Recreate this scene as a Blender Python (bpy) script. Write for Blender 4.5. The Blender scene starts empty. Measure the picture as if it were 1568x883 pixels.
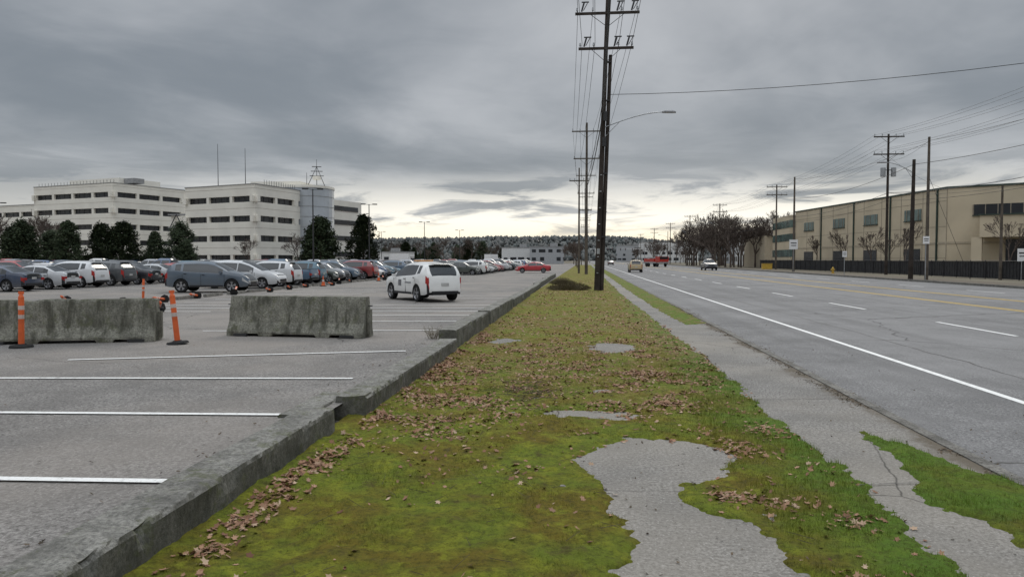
import bpy, math, random
import numpy as np
from mathutils import Vector, Matrix
random.seed(7); rng=np.random.default_rng(7)
scene=bpy.context.scene
scene.view_settings.view_transform='Standard'; scene.view_settings.look='None'; scene.view_settings.exposure=0
COL=scene.collection
# ---------------------------------------------------------------- node helpers
def N(nt,t,ins=None,**at):
    n=nt.nodes.new(t)
    for k,v in at.items(): setattr(n,k,v)
    if ins:
        for k,v in ins.items():
            if isinstance(v,bpy.types.NodeSocket): nt.links.new(v,n.inputs[k])
            else: n.inputs[k].default_value=v
    return n
def c4(c): return (c[0],c[1],c[2],1.0)
def mixc(nt,f,a,b,blend='MIX'):
    n=nt.nodes.new('ShaderNodeMix'); n.data_type='RGBA'; n.blend_type=blend
    for i,v in ((0,f),(6,a),(7,b)):
        if isinstance(v,bpy.types.NodeSocket): nt.links.new(v,n.inputs[i])
        elif i==0: n.inputs[0].default_value=v
        else: n.inputs[i].default_value=c4(v)
    return n.outputs[2]
def M(nt,op,a,b=None,c=None,clamp=False):
    n=nt.nodes.new('ShaderNodeMath'); n.operation=op; n.use_clamp=clamp
    for i,v in enumerate((a,b,c)):
        if v is None: continue
        if isinstance(v,bpy.types.NodeSocket): nt.links.new(v,n.inputs[i])
        else: n.inputs[i].default_value=v
    return n.outputs[0]
def mr(nt,v,a,b,c=0.0,d=1.0,smooth=True):
    n=nt.nodes.new('ShaderNodeMapRange'); n.interpolation_type='SMOOTHSTEP' if smooth else 'LINEAR'
    nt.links.new(v,n.inputs[0])
    for i,x in zip((1,2,3,4),(a,b,c,d)): n.inputs[i].default_value=x
    return n.outputs[0]
def noise(nt,vec,scale,detail=4,rough=.55,dist=0.0):
    return N(nt,'ShaderNodeTexNoise',{'Vector':vec,'Scale':scale,'Detail':detail,'Roughness':rough,'Distortion':dist}).outputs[0]
def newmat(name,rough=.8,spec=.3,metal=0.0):
    m=bpy.data.materials.new(name); m.use_nodes=True; nt=m.node_tree
    b=nt.nodes['Principled BSDF']; b.inputs['Roughness'].default_value=rough
    b.inputs['Specular IOR Level'].default_value=spec; b.inputs['Metallic'].default_value=metal
    return m,nt,b
def pos(nt): return nt.nodes.new('ShaderNodeNewGeometry').outputs['Position']
def objc(nt): return nt.nodes.new('ShaderNodeTexCoord').outputs['Object']
def scalev(nt,v,s):
    return N(nt,'ShaderNodeVectorMath',{0:v,1:s},operation='MULTIPLY').outputs[0]
def bump(nt,b,h,strength,dist=.01):
    n=N(nt,'ShaderNodeBump',{'Height':h,'Strength':strength,'Distance':dist}); nt.links.new(n.outputs[0],b.inputs['Normal'])
def plain(name,col,rough=.7,spec=.3,metal=0,var=.15,scale=3.0):
    m,nt,b=newmat(name,rough,spec,metal)
    p=objc(nt); n1=noise(nt,p,scale,3)
    f=mr(nt,n1,.3,.7,0,1)
    a=tuple(x*(1-var) for x in col); c=tuple(min(1,x*(1+var)) for x in col)
    nt.links.new(mixc(nt,f,a,c),b.inputs['Base Color'])
    return m
def asphalt(name,base,warm=(1,1,1),crack=True,crs=.3,streak=False,soil=False,cd=.7):
    m,nt,b=newmat(name,.88,.15)
    p=pos(nt)
    n1=noise(nt,p,34,4,.85); n2=noise(nt,p,1.1,7,.7); n3=noise(nt,p,.18,4,.6)
    dk=tuple(x*.35 for x in base); lt=tuple(x*1.75 for x in base)
    c=mixc(nt,mr(nt,n1,.32,.68),dk,lt)
    c=mixc(nt,mr(nt,n2,.40,.62,0,.5),c,tuple(x*.62 for x in base))
    c=mixc(nt,mr(nt,n3,.38,.62,0,.55),c,tuple(x*y*1.4 for x,y in zip(base,warm)))
    v=N(nt,'ShaderNodeTexVoronoi',{'Vector':p,'Scale':26.0})
    c=mixc(nt,M(nt,'MULTIPLY',M(nt,'LESS_THAN',v.outputs['Distance'],.16),.5),c,tuple(x*2.2 for x in base))
    if streak:
        ps=scalev(nt,p,(1.6,.03,1)); n5=noise(nt,ps,1.0,4,.6)
        c=mixc(nt,mr(nt,n5,.4,.7,0,.45),c,tuple(x*.68 for x in base))
    if soil:
        sx=N(nt,'ShaderNodeSeparateXYZ',{0:p}).outputs[0]
        w1=M(nt,'ADD',sx,M(nt,'MULTIPLY',M(nt,'SUBTRACT',n2,.5),1.1))
        c=mixc(nt,mr(nt,w1,3.12,3.38,0,.8),c,(.10,.08,.055))
    if crack:
        dv=N(nt,'ShaderNodeTexNoise',{'Vector':p,'Scale':1.4,'Detail':4.0})
        dd=N(nt,'ShaderNodeVectorMath',{0:dv.outputs['Color'],1:(cd,cd,0)},operation='MULTIPLY').outputs[0]
        pp=N(nt,'ShaderNodeVectorMath',{0:p,1:dd},operation='ADD').outputs[0]
        v2=N(nt,'ShaderNodeTexVoronoi',{'Vector':pp,'Scale':crs},feature='DISTANCE_TO_EDGE')
        cr=mr(nt,v2.outputs['Distance'],.0,.004,1,0)
        c=mixc(nt,M(nt,'MULTIPLY',M(nt,'MULTIPLY',cr,mr(nt,n3,.46,.53)),.7),c,(.03,.028,.025))
    nt.links.new(c,b.inputs['Base Color'])
    bump(nt,b,n1,.8,.012)
    return m
def paint(name,col,base,wear=.5):
    m,nt,b=newmat(name,.7,.3)
    p=pos(nt); n=noise(nt,p,9,5,.75); n1=noise(nt,p,34,4,.85)
    f=mr(nt,n,wear-.12,wear+.1,.25,1)
    c=mixc(nt,f,base,col); c=mixc(nt,mr(nt,n1,.3,.48,.5,0),c,base)
    nt.links.new(c,b.inputs['Base Color']); return m
def concrete(name,base,vs=True,moss=0.0,sc=1.0,side=0.0,lift=1.0):
    m,nt,b=newmat(name,.92,.15)
    p=pos(nt); n1=noise(nt,p,30,5,.85); n2=noise(nt,p,3*sc,6,.7)
    c=mixc(nt,mr(nt,n2,.3,.7),tuple(x*.6 for x in base),tuple(x*1.3 for x in base))
    c=mixc(nt,mr(nt,n1,.36,.60,.8,0),c,tuple(x*.35 for x in base))
    c=mixc(nt,mr(nt,n1,.56,.74,0,.6),c,tuple(x*1.7 for x in base))
    if side>0:   # steep faces darkened by normal; upward faces keep the base tone
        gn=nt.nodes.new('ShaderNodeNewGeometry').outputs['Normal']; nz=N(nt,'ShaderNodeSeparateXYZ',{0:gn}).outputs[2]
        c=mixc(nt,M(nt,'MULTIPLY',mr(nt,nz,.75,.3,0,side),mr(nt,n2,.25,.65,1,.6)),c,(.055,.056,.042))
    if vs:
        ps=scalev(nt,p,(6,6,.6)); n4=noise(nt,ps,1.0,4,.6)
        c=mixc(nt,mr(nt,n4,.46,.66,0,.75),c,(.05,.05,.037))
    if moss>0:
        n5=noise(nt,p,5,6,.75); c=mixc(nt,mr(nt,n5,.52,.64,0,moss),c,(.09,.10,.04))
    nt.links.new(c,b.inputs['Base Color']); bump(nt,b,n1,1.0,.015)
    return m
# ---------------------------------------------------------------- mesh builder
class MB:
    def __init__(s): s.v=[];s.f=[];s.m=[]
    def add(s,vs,fs,mi=0):
        o=len(s.v); s.v.extend([tuple(x) for x in vs])
        for f in fs: s.f.append(tuple(o+i for i in f)); s.m.append(mi)
    def box(s,c,size,rz=0,mi=0,rx=0,ry=0):
        R=Matrix.Rotation(rz,3,'Z')@Matrix.Rotation(ry,3,'Y')@Matrix.Rotation(rx,3,'X')
        a,b,d=[q/2 for q in size]; vs=[]
        for x,y,z in ((-a,-b,-d),(a,-b,-d),(a,b,-d),(-a,b,-d),(-a,-b,d),(a,-b,d),(a,b,d),(-a,b,d)):
            vs.append(Vector(c)+R@Vector((x,y,z)))
        s.add(vs,[(0,3,2,1),(4,5,6,7),(0,1,5,4),(1,2,6,5),(2,3,7,6),(3,0,4,7)],mi)
    def prism(s,poly,z0,z1,mi=0):
        n=len(poly); vs=[(x,y,z0) for x,y in poly]+[(x,y,z1) for x,y in poly]
        fs=[tuple(range(n-1,-1,-1)),tuple(range(n,2*n))]+[(i,(i+1)%n,n+(i+1)%n,n+i) for i in range(n)]
        s.add(vs,fs,mi)
    def cyl(s,p0,p1,r0,r1=None,n=8,mi=0,cap=True):
        if r1 is None: r1=r0
        p0=Vector(p0);p1=Vector(p1);d=(p1-p0)
        if d.length<1e-6: return
        d.normalize(); u=d.orthogonal().normalized(); w=d.cross(u)
        vs=[]
        for p,r in ((p0,r0),(p1,r1)):
            for i in range(n):
                t=2*math.pi*i/n; vs.append(p+u*(r*math.cos(t))+w*(r*math.sin(t)))
        fs=[(i,(i+1)%n,n+(i+1)%n,n+i) for i in range(n)]
        if cap: fs+= [tuple(range(n-1,-1,-1)),tuple(range(n,2*n))]
        s.add(vs,fs,mi)
    def loft(s,rings,mi=0,caps=True):
        n=len(rings[0]); vs=[p for r in rings for p in r]; fs=[]
        for k in range(len(rings)-1):
            for i in range(n):
                j=(i+1)%n; fs.append((k*n+i,k*n+j,(k+1)*n+j,(k+1)*n+i))
        if caps: fs+=[tuple(range(n-1,-1,-1)),tuple((len(rings)-1)*n+i for i in range(n))]
        s.add(vs,fs,mi)
    def mesh(s,name,mats,smooth=False):
        me=bpy.data.meshes.new(name); me.from_pydata(s.v,[],s.f)
        for m in mats: me.materials.append(m)
        me.polygons.foreach_set('material_index',s.m)
        if smooth: me.polygons.foreach_set('use_smooth',[True]*len(s.f))
        me.update(); return me
    def obj(s,name,mats,smooth=False,loc=(0,0,0),rz=0):
        return inst(name,s.mesh(name,mats,smooth),loc,rz)
def inst(name,me,loc=(0,0,0),rz=0,sc=1.0):
    o=bpy.data.objects.new(name,me); COL.objects.link(o); o.location=loc; o.rotation_euler=(0,0,rz)
    o.scale=(sc,sc,sc) if not isinstance(sc,tuple) else sc
    return o
# numpy noise
_T=rng.random((256,256))
def vn(x,y,sc=1.0,seed=0):
    x=np.asarray(x,float)*sc+seed*17.3+1000; y=np.asarray(y,float)*sc+seed*9.7+1000
    xi=np.floor(x).astype(int); yi=np.floor(y).astype(int); fx=x-xi; fy=y-yi
    fx=fx*fx*(3-2*fx); fy=fy*fy*(3-2*fy)
    g=lambda a,b:_T[a%256,b%256]
    return (g(xi,yi)*(1-fx)+g(xi+1,yi)*fx)*(1-fy)+(g(xi,yi+1)*(1-fx)+g(xi+1,yi+1)*fx)*fy
def fbm(x,y,sc,o=4,seed=0):
    t=0;a=1;n=0
    for i in range(o): t=t+a*vn(x,y,sc*2**i,seed+i); n+=a; a*=.55
    return t/n
def sstep(a,b,x):
    t=np.clip((np.asarray(x,float)-a)/(b-a),0,1); return t*t*(3-2*t)
# ---------------------------------------------------------------- camera
cam=bpy.data.cameras.new('camera'); co=bpy.data.objects.new('camera',cam); COL.objects.link(co)
co.location=(0,0,1.75); co.rotation_euler=(math.radians(90-2.25),0,math.radians(5.6))
cam.lens=26; cam.sensor_width=36; cam.clip_end=8000; cam.clip_start=.05; scene.camera=co
# ---------------------------------------------------------------- world
w=bpy.data.worlds.new('World'); scene.world=w; w.use_nodes=True; nt=w.node_tree; nt.nodes.clear()
SUN_EL=38
sky=nt.nodes.new('ShaderNodeTexSky'); sky.sky_type='NISHITA'; sky.sun_disc=False
sky.sun_elevation=math.radians(SUN_EL); sky.sun_rotation=math.radians(10)
skyc=scalev(nt,sky.outputs[0],(.10,.10,.10))
g=nt.nodes.new('ShaderNodeTexCoord').outputs['Generated']
sx=N(nt,'ShaderNodeSeparateXYZ',{0:g}); X,Y,Z=sx.outputs
zp=M(nt,'MAXIMUM',Z,0.0); zc=M(nt,'ADD',zp,.13)
cu=M(nt,'DIVIDE',X,zc); cv=M(nt,'DIVIDE',Y,zc)
uv=N(nt,'ShaderNodeCombineXYZ',{0:cu,1:cv,2:0.0}).outputs[0]
nA=noise(nt,uv,.62,6,.5,.5); nB=noise(nt,uv,.30,2,.5,.2); nC=noise(nt,uv,2.0,4,.6,.6)
d=M(nt,'ADD',M(nt,'MULTIPLY',nA,.5),M(nt,'ADD',M(nt,'MULTIPLY',nB,.40),M(nt,'MULTIPLY',nC,.10)))
cloud=mixc(nt,mr(nt,d,.40,.60),(.215,.240,.268),(.47,.488,.512))
hz=mr(nt,zp,.0,.13,1,0)
cloud=mixc(nt,M(nt,'MULTIPLY',hz,.45),cloud,(.50,.505,.52))
az=N(nt,'ShaderNodeVectorMath',{0:g,1:(.05,1,0)},operation='DOT_PRODUCT').outputs['Value']
azf=mr(nt,az,.80,.985,.30,1)
el=N(nt,'ShaderNodeCombineXYZ',{0:M(nt,'MULTIPLY',X,6.0),1:0.0,2:M(nt,'MULTIPLY',Z,40.0)}).outputs[0]
nD=noise(nt,el,1.0,7,.60,.6)
# grey shelf cloud just above the break
shelf=M(nt,'MULTIPLY',mr(nt,zp,.055,.085,0,1),mr(nt,zp,.11,.17,1,0))
cloud=mixc(nt,M(nt,'MULTIPLY',shelf,mr(nt,nD,.38,.6,.55,0)),cloud,(.24,.262,.285))
band=mr(nt,zp,.045,.125,1,0)
brk=M(nt,'MULTIPLY',M(nt,'MULTIPLY',band,azf),mr(nt,nD,.40,.54,.0,1))
cloud=mixc(nt,brk,cloud,(1.15,1.10,.98))
bandlow=M(nt,'MULTIPLY',mr(nt,zp,.018,.06,.95,0),azf)
cloud=mixc(nt,M(nt,'MULTIPLY',bandlow,mr(nt,nD,.32,.48,.35,1)),cloud,(1.15,1.03,.78))
zb=mr(nt,zp,.38,.85,1.0,4.3)
cloud=N(nt,'ShaderNodeVectorMath',{0:cloud,'Scale':zb},operation='SCALE').outputs[0]
fin=mixc(nt,.94,skyc,cloud)
bg=N(nt,'ShaderNodeBackground',{'Color':fin,'Strength':1.0})
out=nt.nodes.new('ShaderNodeOutputWorld'); nt.links.new(bg.outputs[0],out.inputs[0])
sl=bpy.data.lights.new('sun','SUN'); sl.energy=1.3; sl.angle=math.radians(22); sl.color=(1,.94,.85)
so=bpy.data.objects.new('sun',sl); COL.objects.link(so)
sd=Vector((math.sin(math.radians(10))*math.cos(math.radians(SUN_EL)),math.cos(math.radians(10))*math.cos(math.radians(SUN_EL)),math.sin(math.radians(SUN_EL))))
so.rotation_euler=sd.to_track_quat('Z','Y').to_euler()
# ---------------------------------------------------------------- materials
LOT=(.185,.176,.166); ROAD=(.180,.177,.175)
m_lot=asphalt('lot_asphalt',LOT,(1.06,1.0,.94),crs=.16)
m_road=asphalt('road_asphalt',ROAD,(1,1,1),crs=.1,streak=True)
m_walk=asphalt('old_sidewalk',(.195,.187,.175),(1.08,1.02,.92),crs=.30,soil=True,cd=.25)
m_land=plain('land_soil',(.14,.125,.095),.95,.1,var=.3,scale=.05)
m_white=paint('white_paint',(.74,.74,.72),LOT,.38)
m_yel=paint('yellow_paint',(.60,.40,.07),ROAD,.36)
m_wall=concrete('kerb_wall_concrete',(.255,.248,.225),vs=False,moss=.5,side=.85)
m_barr=concrete('barrier_concrete',(.25,.245,.205),vs=True,moss=.4)
m_kerb=concrete('kerb_concrete',(.22,.21,.19),vs=False)
m_wood=plain('creosoted_wood',(.040,.032,.027),.85,.2,var=.35,scale=1.5)
m_wood2=plain('weathered_wood',(.10,.085,.07),.9,.15,var=.3,scale=1.5)
m_met=plain('galvanised_metal',(.35,.36,.37),.45,.5,.6)
m_dark=plain('dark_metal',(.03,.03,.032),.5,.4)
m_wire=plain('wire_black',(.025,.025,.028),.6,.3)
m_por=plain('porcelain',(.30,.30,.31),.3,.5)
m_orange=plain('orange_plastic',(.62,.12,.035),.55,.3,var=.2)
m_refl=plain('reflective_white',(.50,.42,.38),.4,.4)
m_rub=plain('black_rubber',(.02,.02,.02),.8,.2)
m_cream=plain('cream_concrete',(.74,.71,.635),.85,.2,var=.05,scale=.3)
m_glass=plain('dark_window_glass',(.02,.023,.028),.25,.4,var=.4,scale=.2)
m_bglass=plain('blue_grey_glass_panel',(.40,.43,.46),.25,.6,var=.15,scale=.15)
m_teal=plain('teal_glass',(.08,.125,.115),.2,.5,var=.4,scale=.5)
m_beige=plain('beige_tilt_up_concrete',(.54,.46,.335),.85,.2,var=.07,scale=.3)
m_beige2=plain('beige_dark_band',(.42,.36,.27),.85,.2,var=.07)
m_green=plain('dark_green_coping',(.04,.06,.05),.5,.3)
m_roof=plain('roof_grey',(.28,.28,.28),.8,.2)
m_seam=plain('seam',(.28,.24,.19),.9,.1)
m_fence=plain('fence_slats',(.03,.03,.032),.7,.2,var=.3)
m_wh=plain('white_metal',(.7,.7,.7),.5,.3,var=.05)
m_red=plain('red_paint',(.40,.035,.025),.4,.4)
def grassmat(name,gain=1.0,island=False):
    m,nt,b=newmat(name,.95,.1); p=pos(nt)
    n1=noise(nt,p,1.1,5,.6,.3); n2=noise(nt,p,.33,2,.5); n3=noise(nt,p,20,6,.85); n4=noise(nt,p,4.5,5,.7)
    G=lambda c:tuple(x*gain for x in c)
    c=mixc(nt,mr(nt,n1,.38,.60),G((.165,.132,.022)),G((.150,.190,.024)))
    c=mixc(nt,mr(nt,n4,.48,.66,0,.85),c,G((.235,.250,.028)))
    c=mixc(nt,mr(nt,n4,.30,.45,.75,0),c,G((.095,.072,.030)))
    sx=N(nt,'ShaderNodeSeparateXYZ',{0:p})
    c=mixc(nt,M(nt,'MULTIPLY',mr(nt,sx.outputs[0],1.0,2.0),mr(nt,n1,.3,.6,.3,.85)),c,G((.095,.180,.026)))
    far=M(nt,'MULTIPLY',mr(nt,sx.outputs[1],6.5,14),mr(nt,n2,.38,.55,.35,.80))
    c=mixc(nt,M(nt,'MULTIPLY',far,mr(nt,n4,.44,.58)),c,G((.235,.160,.09)))
    c=mixc(nt,mr(nt,n3,.36,.56,.7,0),c,G((.055,.052,.015)))
    if island:
        ri=nt.nodes.new('ShaderNodeNewGeometry').outputs['Random Per Island']
        c=mixc(nt,M(nt,'MULTIPLY',ri,.4),c,G((.22,.26,.06)))
    nt.links.new(c,b.inputs['Base Color'])
    if not island: bump(nt,b,n3,1.0,.03)
    return m
m_grass=grassmat('moss_and_grass'); m_blade=grassmat('grass_blades',1.1,True)
def islandmat(name,cols,rough=.8,spec=.15):
    m,nt,b=newmat(name,rough,spec)
    ri=nt.nodes.new('ShaderNodeNewGeometry').outputs['Random Per Island']
    r=nt.nodes.new('ShaderNodeValToRGB'); nt.links.new(ri,r.inputs[0]); e=r.color_ramp.elements
    while len(e)<len(cols): e.new(.5)
    for i,c in enumerate(cols): e[i].position=i/(len(cols)-1); e[i].color=c4(c)
    nt.links.new(r.outputs[0],b.inputs['Base Color']); return m
m_leaf=islandmat('fallen_leaf',[(.13,.065,.042),(.27,.145,.088),(.36,.22,.14),(.19,.10,.06),(.45,.33,.23)])
m_conif=islandmat('evergreen_needles',[(.014,.024,.013),(.028,.042,.020),(.045,.058,.028),(.022,.03,.016)])
m_twig=plain('bare_branches',(.10,.08,.068),.9,.1,var=.3)
m_bark=plain('bark',(.08,.065,.05),.9,.1,var=.3)
m_hill=islandmat('hill_trees',[(.085,.095,.095),(.10,.105,.10),(.115,.112,.108),(.075,.088,.088)])  # bluish aerial haze is tinted into these tree colours
m_hillg=plain('hill_ground',(.09,.098,.095),.95,.05,var=.2,scale=.01)  # distance haze put into the ground colour as well
m_shrub=islandmat('dry_shrub',[(.14,.115,.07),(.21,.18,.12),(.10,.09,.055)])
m_soil=islandmat('soil_crumbs',[(.07,.052,.035),(.14,.10,.065),(.045,.042,.034)])
# ---------------------------------------------------------------- ground sheets
def grid_obj(name,xs,ys,zf,mat,smooth=True):
    xs=np.asarray(xs,float); ys=np.asarray(ys,float); Xg,Yg=np.meshgrid(xs,ys); Zg=zf(Xg,Yg)
    v=np.stack([Xg.ravel(),Yg.ravel(),Zg.ravel()],1); nx=len(xs); ny=len(ys)
    i=np.arange(nx-1)[None,:]+np.arange(ny-1)[:,None]*nx; i=i.ravel()
    f=np.stack([i,i+1,i+1+nx,i+nx],1)
    me=bpy.data.meshes.new(name); me.from_pydata(v.tolist(),[],f.tolist()); me.materials.append(mat)
    if smooth: me.polygons.foreach_set('use_smooth',[True]*len(f))
    me.update(); return inst(name,me)
grid_obj('ground',np.linspace(-3000,3000,7),np.linspace(-500,5000,7),lambda x,y:x*0-.12,m_land)
def lotz(y): return .20-.25*sstep(17,31,y)
grid_obj('parking_lot',np.concatenate([np.linspace(-260,-20,13),np.linspace(-19,-2.60,18)]),np.concatenate([np.linspace(-6,60,67),np.linspace(65,330,30)]),
   lambda x,y:lotz(y)+.012*(fbm(x,y,.25,2,3)-.5)*(y<60),m_lot)
grid_obj('sidewalk',np.linspace(-2.8,3.42,20),np.concatenate([np.linspace(-6,30,73),np.linspace(32,500,60)]),
   lambda x,y:.0+.012*(fbm(x,y,.6,3,5)-.5),m_walk)
grid_obj('road',[3.3,5,10,16,22,26.4],np.concatenate([np.linspace(-6,30,10),np.linspace(40,900,30)]),lambda x,y:x*0-.035+.0*y,m_road)
grid_obj('far_sidewalk',[26.6,30.2],np.linspace(-6,600,40),lambda x,y:x*0+.09,m_walk)
grid_obj('far_verge',[30.2,75],np.linspace(-6,600,40),lambda x,y:x*0+.06,m_land)
mb=MB()
y=-6.0
while y<500:
    L=3.0 if y<60 else 20
    j=random.uniform(-.012,.012)
    mb.box((3.43+j,y+L/2,.012-.06),(.13,L-.02,.12),random.uniform(-.004,.004)); y+=L
mb.obj('near_kerb',[m_kerb])
mb=MB(); y=-6
while y<600:
    mb.box((26.5,y+5,.0),(.2,9.98,.24)); y+=10
mb.obj('far_kerb',[m_kerb])
mb=MB()
def strip(mb,p0,p1,wd,z,mi=0,n=1):
    p0=Vector(p0);p1=Vector(p1);d=(p1-p0).normalized();q=Vector((-d.y,d.x))*wd/2
    for k in range(n):
        a=p0.lerp(p1,k/n); b=p0.lerp(p1,(k+1)/n)
        za=z(a.y) if callable(z) else z; zb_=z(b.y) if callable(z) else z
        mb.add([(a.x-q.x,a.y-q.y,za),(b.x-q.x,b.y-q.y,zb_),(b.x+q.x,b.y+q.y,zb_),(a.x+q.x,a.y+q.y,za)],[(3,2,1,0)],mi)
strip(mb,(5.45,-6),(5.45,600),.12,-.029)
y=-0.4
while y<400:
    strip(mb,(10,y),(10,y+3.9),.12,-.029); y+=9.3
y=4
while y<400:
    strip(mb,(22,y),(22,y+3.9),.12,-.029); y+=9.3
for xx,in ((14.9,),(15.15,),(18.4,),(18.65,)): strip(mb,(xx,-6),(xx,600),.11,-.029,1)
mb.obj('road_markings',[m_white,m_yel])
mb=MB(); lz=lambda y:float(lotz(y))+.011
for a,b in [((-2.88,2.5),(-7.9,2.3)),((-2.88,4.84),(-7.9,4.6)),((-2.86,7.06),(-7.9,6.75)),((-2.99,9.3),(-7.9,8.85)),((-3.0,12.2),(-7.9,10.6)),
            ((-3.2,15.8),(-8.2,15.2)),((-3.2,18.3),(-8.2,17.6)),((-3.2,20.8),(-8.2,20.2)),((-3.2,23.4),(-8.2,22.8)),((-3.2,26),(-8.2,25.4)),((-3.2,28.6),(-8.2,28.1)),((-3.2,31.2),(-8.2,30.7)),((-3.2,33.8),(-8.2,33.3)),((-3.2,36.4),(-8.2,36))]:
    strip(mb,a,b,.085,lz,0,6)
for yy in np.arange(14,44,2.6): strip(mb,(-11.5,yy),(-16.5,yy-.5),.09,lz,0,6)
mb.obj('parking_stall_lines',[m_white])
m_seal=plain('crack_seal',(.04,.04,.038),.6,.3)
mb=MB(); pts=[]
yy=-6
while yy<120:
    pts.append((6.6+.05*float(vn(yy,0,1.2,3))*2-.05+random.uniform(-.03,.03),yy)); yy+=.3
for a,b in zip(pts[:-1],pts[1:]):
    strip(mb,a,(b[0],b[1]+.01),random.uniform(.008,.03),-.031,0)
mb.obj('road_crack_seam',[m_seal])
mb=MB()
for yy in (5.9,9.4,12.6,16,19,22.5):
    pts=[(2.05+i*.12,yy+random.uniform(-.012,.012)+.02*i) for i in range(12)]
    for a,b in zip(pts[:-1],pts[1:]): strip(mb,a,(b[0]+.01,b[1]),.012,.009,0)
mb.obj('sidewalk_joints',[m_seal])
# ---------------------------------------------------------------- grass verge
POLY=[(0.2,-6),(0.24,4.08),(.33,4.58),(.27,5.03),(.18,5.6),(.085,6.02),(-.05,6.39),(.07,6.74),(.45,7.28),(1.09,7.1),(1.36,6.65),(1.19,6.3),(1.21,6.05),(.96,5.9),(.74,5.8),(.72,5.4),(.91,5.1),(1.11,5.0),(1.19,4.66),(1.13,4.35),(1.21,4.15),(1.5,-6)]
RP1=[(2.8,7.7),(3.05,7.2),(3.42,6.0),(3.42,-6),(2.9,-6),(2.62,4),(2.5,5.5)]
RP2=[(2.72,20.0),(3.3,20.8),(3.36,30),(3.36,240),(2.5,240),(2.42,37),(2.55,25)]
def sdpoly(x,y,P):
    d=np.full(x.shape,1e9); ins=np.zeros(x.shape,bool); n=len(P)
    for i in range(n):
        ax,ay=P[i];bx,by=P[(i+1)%n]; ex,ey=bx-ax,by-ay
        t=np.clip(((x-ax)*ex+(y-ay)*ey)/(ex*ex+ey*ey),0,1)
        d=np.minimum(d,np.hypot(x-ax-t*ex,y-ay-t*ey))
        if ey!=0:
            c=((ay>y)!=(by>y))&(x<ex*(y-ay)/ey+ax); ins^=c
    return np.where(ins,d,-d)
HOL=[(.05,8.3,.42,.22),(.5,14.7,.36,.7),(-1.7,15.7,.3,.5),(.27,9.9,.16,.12)]
def gmask(x,y):
    x=np.asarray(x,float);y=np.asarray(y,float)
    nz=(fbm(x,y,3.0,3,11)-.5)*.28+(fbm(x,y,.7,2,5)-.5)*.2
    nf=(fbm(x,y,13,3,15)-.5)*.15
    e=2.12-np.clip((y-12)/25,0,1)*.25
    m=e-x+nz*.8
    m=np.minimum(m,-sdpoly(x,y,POLY)+nz*.55)
    for a,b,r,s in HOL:
        dd=(np.hypot((x-a)/r,(y-b)/s)-1)*min(r,s); m=np.minimum(m,dd+nz*1.6)
    m=np.maximum(m,sdpoly(x,y,RP1)+nz*1.2-.05); m=np.maximum(m,sdpoly(x,y,RP2)+nz*.8)
    return m+nf
def gh(x,y):
    m=gmask(x,y)
    return -.03+.05*sstep(-.05,.07,m)+ (fbm(x,y,2.2,4,21)-.45)*.055*sstep(0,.2,m)+(fbm(x,y,14,2,31)-.5)*.025*sstep(0,.1,m)+.05*sstep(-2.0,-2.5,x)
ys=[2.2]
while ys[-1]<230: ys.append(ys[-1]+max(.022,ys[-1]*.0056))
grid_obj('grass_verge',np.linspace(-2.55,3.42,320),ys,gh,m_grass)
n=170000
yy=2.6+ (rng.random(n)**1.35)*11; xx=rng.uniform(-2.3,3.4,n)
mk=gmask(xx,yy); cl=fbm(xx,yy,2.5,3,41)
keep=(mk>.01)&(rng.random(n)<np.clip((cl-.36)*2.8+(xx>1.3)*.4,.12,1))
xx=xx[keep];yy=yy[keep]; zz=gh(xx,yy); n=len(xx)
h=rng.uniform(.006,.017,n)*(1+.9*(xx>1.2))*(1+.8*sstep(.5,.7,cl[keep])); an=rng.random(n)*6.283; wd=rng.uniform(.0015,.003,n)
lx=rng.normal(0,.010,n);ly=rng.normal(0,.010,n)
V=np.empty((n,3,3)); V[:,0]=np.stack([xx-np.cos(an)*wd,yy-np.sin(an)*wd,zz-.004],1)
V[:,1]=np.stack([xx+np.cos(an)*wd,yy+np.sin(an)*wd,zz-.004],1); V[:,2]=np.stack([xx+lx,yy+ly,zz+h],1)
me=bpy.data.meshes.new('grass_blades'); me.from_pydata(V.reshape(-1,3).tolist(),[],np.arange(3*n).reshape(-1,3).tolist()); me.materials.append(m_blade)
inst('grass_tufts',me)
def ldens(x,y):
    G=lambda a,b,r,s,k:k*np.exp(-((x-a)/r)**2-((y-b)/s)**2)
    d=.022+1.5*np.exp(-((x+2.24)/.12)**2)*(y<17)+G(-1.6,9.6,.75,1.9,.80)+G(-1.6,7.6,.6,.5,.3)+G(.95,10.0,.7,2.6,.6)+G(1.2,14,.8,3,.45)+G(-.6,13,1.2,3,.35)
    d=d+G(1.15,5.45,.22,.14,2.0)+G(1.6,5.15,.28,.20,1.1)+G(-.47,6.05,.12,.1,1.3)+G(1.5,6.9,.45,.35,.4)+G(1.75,4.6,.35,.7,.4)+G(1.4,7.6,.5,.5,.45)+.10*(y>11)
    return d*(.10+1.9*np.clip(fbm(x,y,2.6,3,51)-.40,0,1)*3.4)
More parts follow.
